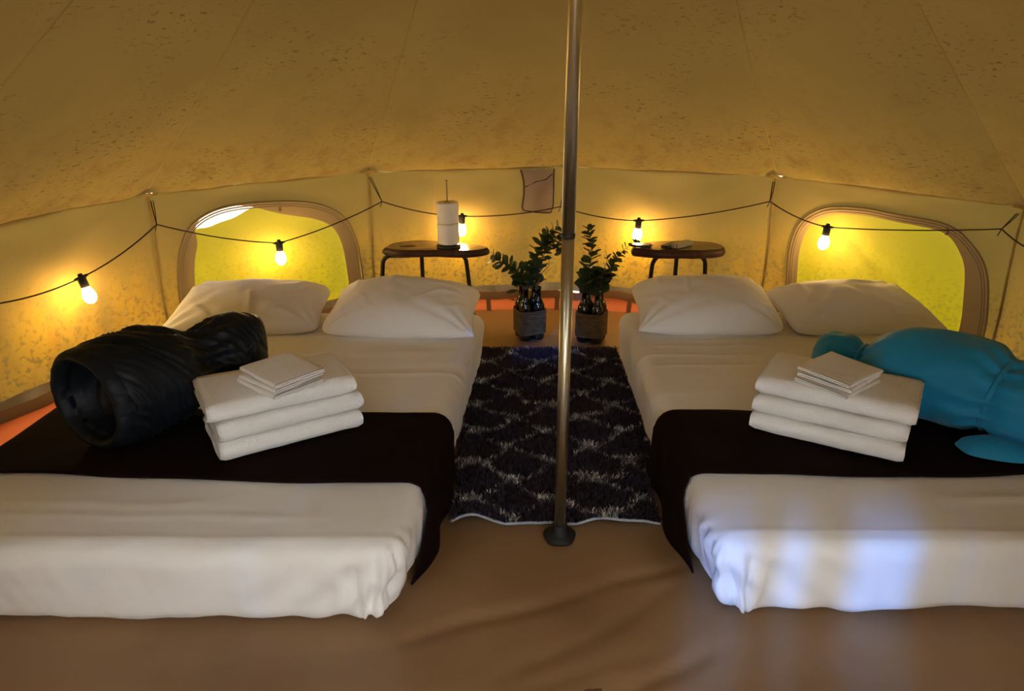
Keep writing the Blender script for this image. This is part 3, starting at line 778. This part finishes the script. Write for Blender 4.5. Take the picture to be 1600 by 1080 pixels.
# ---------------------------------------------------------------- side tables
def side_table(label, cx, cy, ztop, outline, th, legs, tilt=0, knot=None):
    root = tag(empty('side_table', (cx, cy, 0)), label, 'side table')
    pts = smooth_path([(a, b, 0) for a, b in outline] + [(*outline[0], 0)], 6)[:-1]; n = len(pts)
    rows = [(-.030, 0), (-.010, .006), (0, .018), (-.002, th * .6), (-.010, th - .006), (-.020, th)]
    def ring(ins, z):
        o = []
        for i, p in enumerate(pts):
            L_ = math.hypot(p.x, p.y); k = (L_ + ins + .004 * ns(p.x * 12, p.y * 12, z * 30)) / L_; o.append((p.x * k, p.y * k, z + ztop - th + p.x * tilt + .002 * ns(p.x * 7, p.y * 7, z)))
        return o
    v = []
    for ins, z in rows: v += ring(ins, z)
    f = [q[::-1] for q in grid_faces(len(rows), n, False, True)] + [tuple(range(n - 1, -1, -1))]
    obj('edge', v, f, M_bark, root)
    v = ring(-.020, th) + ring(-.10, th + .001) + [(0, 0, ztop + .001)]
    f = [q[::-1] for q in grid_faces(2, n, False, True)] + [(n + i, n + (i + 1) % n, 2 * n) for i in range(n)]
    obj('slab', v, f, M_wood, root)
    if knot:
        kx, ky = knot; vv = [(kx + rr * 1.5 * math.cos(a), ky + rr * .75 * math.sin(a), ztop + dz) for rr, dz in ((.034, .0006), (.028, .0018), (.001, .0022)) for a in [2 * pi * i / 16 for i in range(16)]]
        obj('knot', vv, [q[::-1] for q in grid_faces(3, 16, False, True)], M_bark, root)
    for (hx, hy, fx, fy) in legs:
        zt = ztop - th - .006; h = Vector((hx, hy, zt)); d = Vector((fx - hx, fy - hy, 0)); L_ = d.length; d.normalize()
        r = .055; p = [h - d * .05, h + d * max(0, L_ - r - .035)]
        e = p[1]
        for i in range(1, 7): a = pi / 2 * i / 6; p.append(e + d * r * math.sin(a) + Vector((0, 0, -r * (1 - math.cos(a)))))
        p.append(Vector((fx, fy, .006)))
        lg = obj('leg', *tube(p, .0125, 10), M_iron, root)
        obj('foot_cap', *[x for x in lathe([(.017, .0), (.017, .014), (.012, .018)], 10, (fx, fy, .001))], M_rubber, lg)
    return root
side_table('dark wood slab side table under the paper rolls behind the left bed', -.437, 4.155, .445,
           [(-.305, -.06), (-.20, -.115), (0, -.12), (.18, -.125), (.29, -.085), (.305, -.03), (.20, .045), (.02, .12), (-.15, .13), (-.27, .06)], .045,
           [(-.20, -.04, -.345, -.03), (-.095, .05, -.10, .105), (.10, -.02, .205, .015)], 0, (-.16, -.02))
side_table('dark wood slab side table with small items behind the right bed', .945, 4.13, .452,
           [(-.27, -.06), (-.15, -.115), (.0, -.13), (.15, -.12), (.25, -.08), (.275, .0), (.22, .09), (.05, .125), (-.12, .10), (-.24, .04)], .052,
           [(-.10, -.03, -.165, -.075), (0.02, .05, .03, .11), (.12, -.03, .20, .0)])
# paper rolls on a rod stand
tx, ty, tz = -.362, 4.12, .447
st = tag(empty('roll_holder', (tx, ty, tz)), 'upright roll holder with dark base on the left side table', 'roll holder')
MB().add(*lathe([(0, 0), (.068, 0), (.070, .006), (.066, .014), (.015, .018), (.006, .022)], 28)).build('base', M_plastic, st)
MB().add(*lathe([(.0045, .018), (.0045, .365), (.007, .367), (.007, .375), (0, .379)], 12)).build('rod', M_string, st)
for i in range(2):
    z0 = .0195 + .119 * i
    prof = [(.020, 0), (.052, 0), (.0605, .003), (.062, .008), (.062, .108), (.0605, .114), (.052, .117), (.020, .117), (.020, 0)]
    t_r = empty('paper_roll', (tx, ty, tz + z0))
    tag(t_r, ('white paper roll, lower one on the upright holder', 'white paper roll, upper one on the upright holder')[i], 'paper roll', 'paper rolls on the holder')
    vv, ff = lathe(prof, 36); ff = ff[:-2]
    obj('paper', vv, ff, M_paper, t_r)
    vv, ff = lathe([(.0195, 0.001), (.0195, .116), (.0185, .116), (.0185, .001)], 24); obj('core', vv, ff[:-2], M_card, t_r)
# items on the right table
def slab_item(name, label, cat, x, y, z, sx, sy, sz, rz, m, extra=None):
    bm = bmesh.new(); bmesh.ops.create_cube(bm, size=1)
    bmesh.ops.scale(bm, vec=(sx, sy, sz), verts=bm.verts)
    bmesh.ops.bevel(bm, geom=[e for e in bm.edges if abs(e.verts[0].co.z - e.verts[1].co.z) > sz * .5], offset=min(sx, sy) * .22, segments=4, affect='EDGES')
    bmesh.ops.bevel(bm, geom=[e for e in bm.edges if abs(e.verts[0].co.z - e.verts[1].co.z) < 1e-6], offset=sz * .25, segments=2, affect='EDGES')
    bmesh.ops.translate(bm, vec=(0, 0, sz / 2), verts=bm.verts)
    o = bobj(name, bm, m, smooth=False); o.location = (x, y, z); o.rotation_euler = (0, 0, rz)
    tag(o, label, cat); return o
zt = .4545
slab_item('small_case', 'small flat black item at the left end of the right side table', 'case', .735, 4.10, zt, .12, .06, .012, .05, M_plastic)
slab_item('remote_control', 'small dark slim remote beside the grey one on the right side table', 'remote', .895, 4.085, zt, .045, .14, .018, -.75, M_plastic)
slab_item('remote_control', 'larger grey slim remote with pale top on the right side table', 'remote', .965, 4.10, zt, .055, .17, .022, -.85, M_grey)

# ---------------------------------------------------------------- string lights
SL = tag(empty('string_lights', (.2, 4.2, .7)), 'string of lit bulbs on a dark cable draped along the back wall', 'string lights')
key = [(-2.057, 2.643, .70, 0), (-1.88, 3.089, .571, 1), (-1.669, 3.419, .732, 0), (-1.243, 3.845, .536, 1), (-.731, 4.142, .70, 0), (-.292, 4.276, .588, 1), (.285, 4.318, .636, 0), (.738, 4.245, .568, 1), (1.388, 3.963, .735, 0), (1.64, 3.778, .637, 1), (2.144, 3.179, .766, 0), (2.243, 2.988, .696, 2)]
key[0] = (-2.10, 2.60, .60, 0)
O = SL.location
tilt = {1: (.022, .0), 3: (.0, 0), 5: (-.006, 0), 7: (-.004, 0), 9: (-.008, 0)}
path = []
for i in range(len(key) - 1):
    a, b = Vector(key[i][:3]), Vector(key[i + 1][:3])
    sag = .018 if i not in (0,) else .03
    for q in range(12):
        t = q / 12; p = a.lerp(b, t); p.z -= sag * 4 * t * (1 - t) * (.6 if i == 9 else 1); path.append(p - O)
path.append(Vector(key[-1][:3]) - O)
obj('cable', *tube(path, .0034, 6), M_cord, SL)
bulbs = []
for i, kx in enumerate(key):
    p = Vector(kx[:3]) - O
    if kx[3] == 1:
        tl = tilt[i]; d = Vector((tl[0] * 10, 0, -1)).normalized()
        nx, pv = Vector(key[i + 1][:3]), Vector(key[i - 1][:3]); al = (nx - pv).normalized()
        rot = Vector((0, 0, -1)).rotation_difference(d).to_matrix()
        vv, ff = lathe([(0, .020), (.009, .018), (.011, .008), (.016, .004), (.0185, -.006), (.0185, -.040), (.015, -.046)], 18)
        mb = MB().add([rot @ Vector(q) + p for q in vv], ff[:])
        mb.add(*tube([p - al * .032 + Vector((0, 0, .002)), p - al * .014, p + al * .014, p + al * .032 + Vector((0, 0, .002))], [.005, .009, .009, .005], 8))
        so = mb.build('socket', M_socket, SL)
        vv, ff = lathe([(.0145, -.044), (.018, -.052), (.0255, -.070), (.0275, -.086), (.0255, -.100), (.018, -.112), (.008, -.118), (0, -.119)], 20)
        ff = ff[:-1] if len(ff[-1]) > 4 else ff
        obj('bulb', [rot @ Vector(q) + p for q in vv], [q[::-1] for q in ff if len(q) <= 4], M_bulb, so)
    elif kx[3] == 0 and 0 < i:
        # tie cord up to the nearest guy point on the eave
        cs = [corner(k) for k in range(-4, 4)]; c_ = min(cs, key=lambda c: (c.x - kx[0]) ** 2 + (c.y - kx[1]) ** 2); top = c_.lerp(Vector((PX, PY, 0)), .02) + Vector((0, 0, HW - .03)) - O
        off_ = Vector((.006, 0, 0)); knot = p
        obj('tie_cord', *tube([top - off_, p.lerp(top, .5) - off_ * .6, knot], .0028, 5), M_cord, SL)
        obj('tie_cord', *tube([top + off_, p.lerp(top, .5) + off_ * .8, knot, knot + Vector((-.012, 0, -.03))], .0022, 5), M_cord, SL)

# loose strings and the small mesh pocket on the back wall
def cord(label, k, pts, r=.0016):
    o = obj('hanging_cord', *tube(smooth_path([wp(k, u, z, -.03) for u, z in pts], 5), r, 5), M_string); tag(o, label, 'cord')
cord('thin pale cord hanging from the mesh pocket on the back wall', -1, [(.30, .60), (.24, .42), (.16, .22), (.15, .10)])
cord('short dark cord hanging from the eave left of the paper rolls', -1, [(-.236, .80), (-.225, .72), (-.222, .62)])
vp = tag(empty('mesh_pocket', wp(-1, .40, .70, -.02)), 'small brown mesh pocket hanging from the eave beside the pole', 'pocket')
v = []; nu, nz = 14, 16
def pk(s, t):
    z = .835 - .245 * t - (.02 * s if t > .99 else 0) + .03 * s * 0
    w_ = 1 - .12 * math.sin(pi * t) - (.18 * max(0, (t - .85) / .15) ** 2)
    u = .40 + (s - .5) * .205 * w_ + .01 * math.sin(t * 3)
    return wp(-1, u, z - .02 * 4 * (s - .5) ** 2 * 0, -.012 - .03 * math.sin(pi * s) * (.3 + .7 * t) - .006 * math.sin(9 * t + 4 * s)) - vp.location
v = [pk(i / (nu - 1), j / (nz - 1)) for i in range(nu) for j in range(nz)]
obj('mesh_panel', v, grid_faces(nu, nz), M_mesh, vp)
rim = [pk(0, j / 12) for j in range(13)] + [pk(i / 10, 1) for i in range(1, 11)] + [pk(1, 1 - j / 12) for j in range(1, 13)]
obj('rim', *tube(rim, .0042, 6), M_bark, vp)
obj('crease_cord', *tube([pk(.05, .42), pk(.4, .30), pk(.75, .25), pk(.95, .12)], .003, 5), M_bark, vp)

# ---------------------------------------------------------------- bottle vases with eucalyptus
def bottle_mesh(cx, cy):
    return lathe([(0, .002), (.030, .002), (.0355, .008), (.036, .02), (.036, .185), (.034, .200), (.026, .218), (.0175, .236), (.0148, .250), (.0145, .288), (.0165, .290), (.0165, .300), (.0135, .302), (.0115, .300), (.0115, .27)], 20, (cx, cy, 0))
leaf_me = None
def leaf_mesh():
    """round slightly cupped eucalyptus leaf, unit length along +x"""
    n = 10; v = [(0, 0, 0)]; 
    for i in range(1, n):
        a = pi * i / n; 
    up = []; dn_ = []; mid = []
    for i in range(6):
        s = i / 5; w_ = .42 * math.sin(pi * (s * .93 + .035)) ** .75; z = -.10 * (s - .5) ** 2
        up.append((s, w_, z + .07)); dn_.append((s, -w_, z + .07)); mid.append((s, 0, z))
    V = up + mid + dn_; F = []
    for i in range(5): F += [(i, 6 + i, 7 + i, i + 1), (6 + i, 12 + i, 13 + i, 7 + i)]
    me = bpy.data.meshes.new('leaf'); me.from_pydata(V, [], F); me.update(); me.shade_smooth(); me.materials.append(M_leaf); return me
LEAF = leaf_mesh()
def branch(label, pts, nl, s0, s1, start=.15, group='eucalyptus branches in the bottle vases', seed=0, bare=False):
    rd = random.Random(seed); base = Vector(pts[0]); root = tag(empty('eucalyptus_branch', base), label, 'branch', group)
    P = smooth_path([Vector(p) - base for p in pts], 10); m = len(P) - 1
    obj('stem', *tube(P, [.0032 * (1 - .6 * i / m) for i in range(m + 1)], 6), M_twig if bare else M_twig, root)
    for i in range(nl):
        t = start + (1 - start) * (i // 2 * 2 + .5) / nl; x = min(t, .999) * m; j = int(x); p = P[j].lerp(P[j + 1], x - j); d = (P[j + 1] - P[j]).normalized()
        a = d.cross(Vector((.3, 1, .1))).normalized(); b = d.cross(a)
        q = (i % 2) * pi + (i // 2) * 1.25 + rd.uniform(-.35, .35); out = (a * math.cos(q) + b * math.sin(q)); ldir = (out + d * rd.uniform(.25, .7)).normalized()
        sc = (s0 + (s1 - s0) * t) * rd.uniform(.95, 1.35)
        y = d.cross(ldir).normalized(); z = ldir.cross(y)
        o = bpy.data.objects.new('leaf', LEAF); C.objects.link(o); o.parent = root
        o.matrix_local = Matrix.Translation(p + ldir * .004) @ Matrix((ldir, y, z)).transposed().to_4x4() @ Matrix.Rotation(rd.uniform(-.5, .5), 4, 'X') @ Matrix.Scale(sc, 4)
    return root
def vase(label, cx, cy, rz):
    root = tag(empty('bottle_vase', (cx, cy, 0), rz), label, 'vase', 'rope wrapped bottle vases')
    q = .0365
    for sx in (-1, 1):
        for sy in (-1, 1): obj('bottle', *bottle_mesh(sx * q, sy * q), M_glass, root)
    # rope wound round all four
    def perim(a):
        k = 1 / ((abs(math.cos(a)) ** 5 + abs(math.sin(a)) ** 5) ** (1 / 5)); k = min(k, 1.28); return .077 * k
    mb = MB(); turns = 13; n = 40; pts = []
    z0, z1 = .035, .172
    for i in range(turns * n + 1):
        a = 2 * pi * i / n; z = z0 + (z1 - z0) * i / (turns * n); r = perim(a) + .0012 * ns(i * .07, 3, rz); pts.append((r * math.cos(a), r * math.sin(a), z + .0012 * ns(i * .05, 1, rz)))
    obj('rope_wrap', *tube(pts, .0051, 6), M_rope, root)
    return root
V1 = (.098, 3.845); V2 = (.437, 3.80)
vase('rope wrapped cluster of dark bottles on the left of the pole', *V1, math.radians(17))
vase('rope wrapped cluster of dark bottles on the right of the pole', *V2, math.radians(-19))
def bt(V, sx, sy, z=.285): return (V[0] + sx * .0365, V[1] + sy * .0365, z)
x, y = V1
branch('eucalyptus branch arching left out of the left vase', [bt(V1, -1, -1), (x - .05, y - .06, .37), (x - .11, y - .06, .43), (x - .20, y - .07, .475)], 28, .058, .042, .12, seed=1)
branch('tall eucalyptus branch arching towards the pole from the left vase', [bt(V1, 1, -1), (x + .02, y - .04, .40), (x + .05, y - .03, .50), (x + .08, y - .03, .57), (x + .145, y - .03, .628)], 46, .055, .045, .05, seed=2)
branch('eucalyptus branch curling over behind the pole from the left vase', [bt(V1, 1, 1), (x + .06, y + .03, .42), (x + .10, y + .01, .52), (x + .15, y, .555), (x + .175, y - .01, .49)], 22, .048, .040, .3, seed=3)
branch('short leafy eucalyptus sprig drooping low at the left vase', [bt(V1, -1, 1), (x - .045, y - .06, .34), (x - .068, y - .09, .32), (x - .088, y - .1, .245)], 7, .045, .042, .25, seed=4)
branch('short bushy eucalyptus sprig in the middle of the left vase', [bt(V1, -1, -1, .284), (x - .02, y - .05, .35), (x - .005, y - .06, .42)], 14, .06, .05, .1, seed=9)
branch('bare hooked twig on the right of the left vase', [bt(V1, 1, -1, .284), (x + .055, y - .04, .37), (x + .095, y - .05, .42), (x + .097, y - .05, .437), (x + .068, y - .05, .437)], 2, .03, .03, .6, seed=5, bare=True)
x, y = V2
branch('upright eucalyptus branch close to the pole in the right vase', [bt(V2, -1, -1), (x - .03, y - .04, .40), (x - .018, y - .03, .50), (x - .03, y - .02, .58), (x - .04, y - .02, .635)], 44, .062, .028, .05, seed=6)
branch('slender eucalyptus branch reaching right from the right vase', [bt(V2, 1, -1), (x + .05, y - .04, .37), (x + .09, y - .04, .44), (x + .14, y - .04, .51), (x + .215, y - .04, .575)], 46, .05, .022, .10, seed=7)
branch('bare twig standing in the middle of the right vase', [bt(V2, 1, -1, .284), (x + .045, y - .05, .40), (x + .063, y - .05, .47), (x + .05, y - .05, .52)], 4, .04, .03, .2, seed=8, bare=True)
branch('short bushy eucalyptus sprig in the right vase', [bt(V2, -1, 1), (x - .02, y - .05, .33), (x - .03, y - .07, .38), (x - .01, y - .07, .43)], 16, .066, .055, .05, seed=10)
branch('broad leaved eucalyptus sprig on the right of the right vase', [bt(V2, 1, 1), (x + .03, y - .03, .33), (x + .04, y - .06, .39)], 12, .062, .055, .1, seed=11)
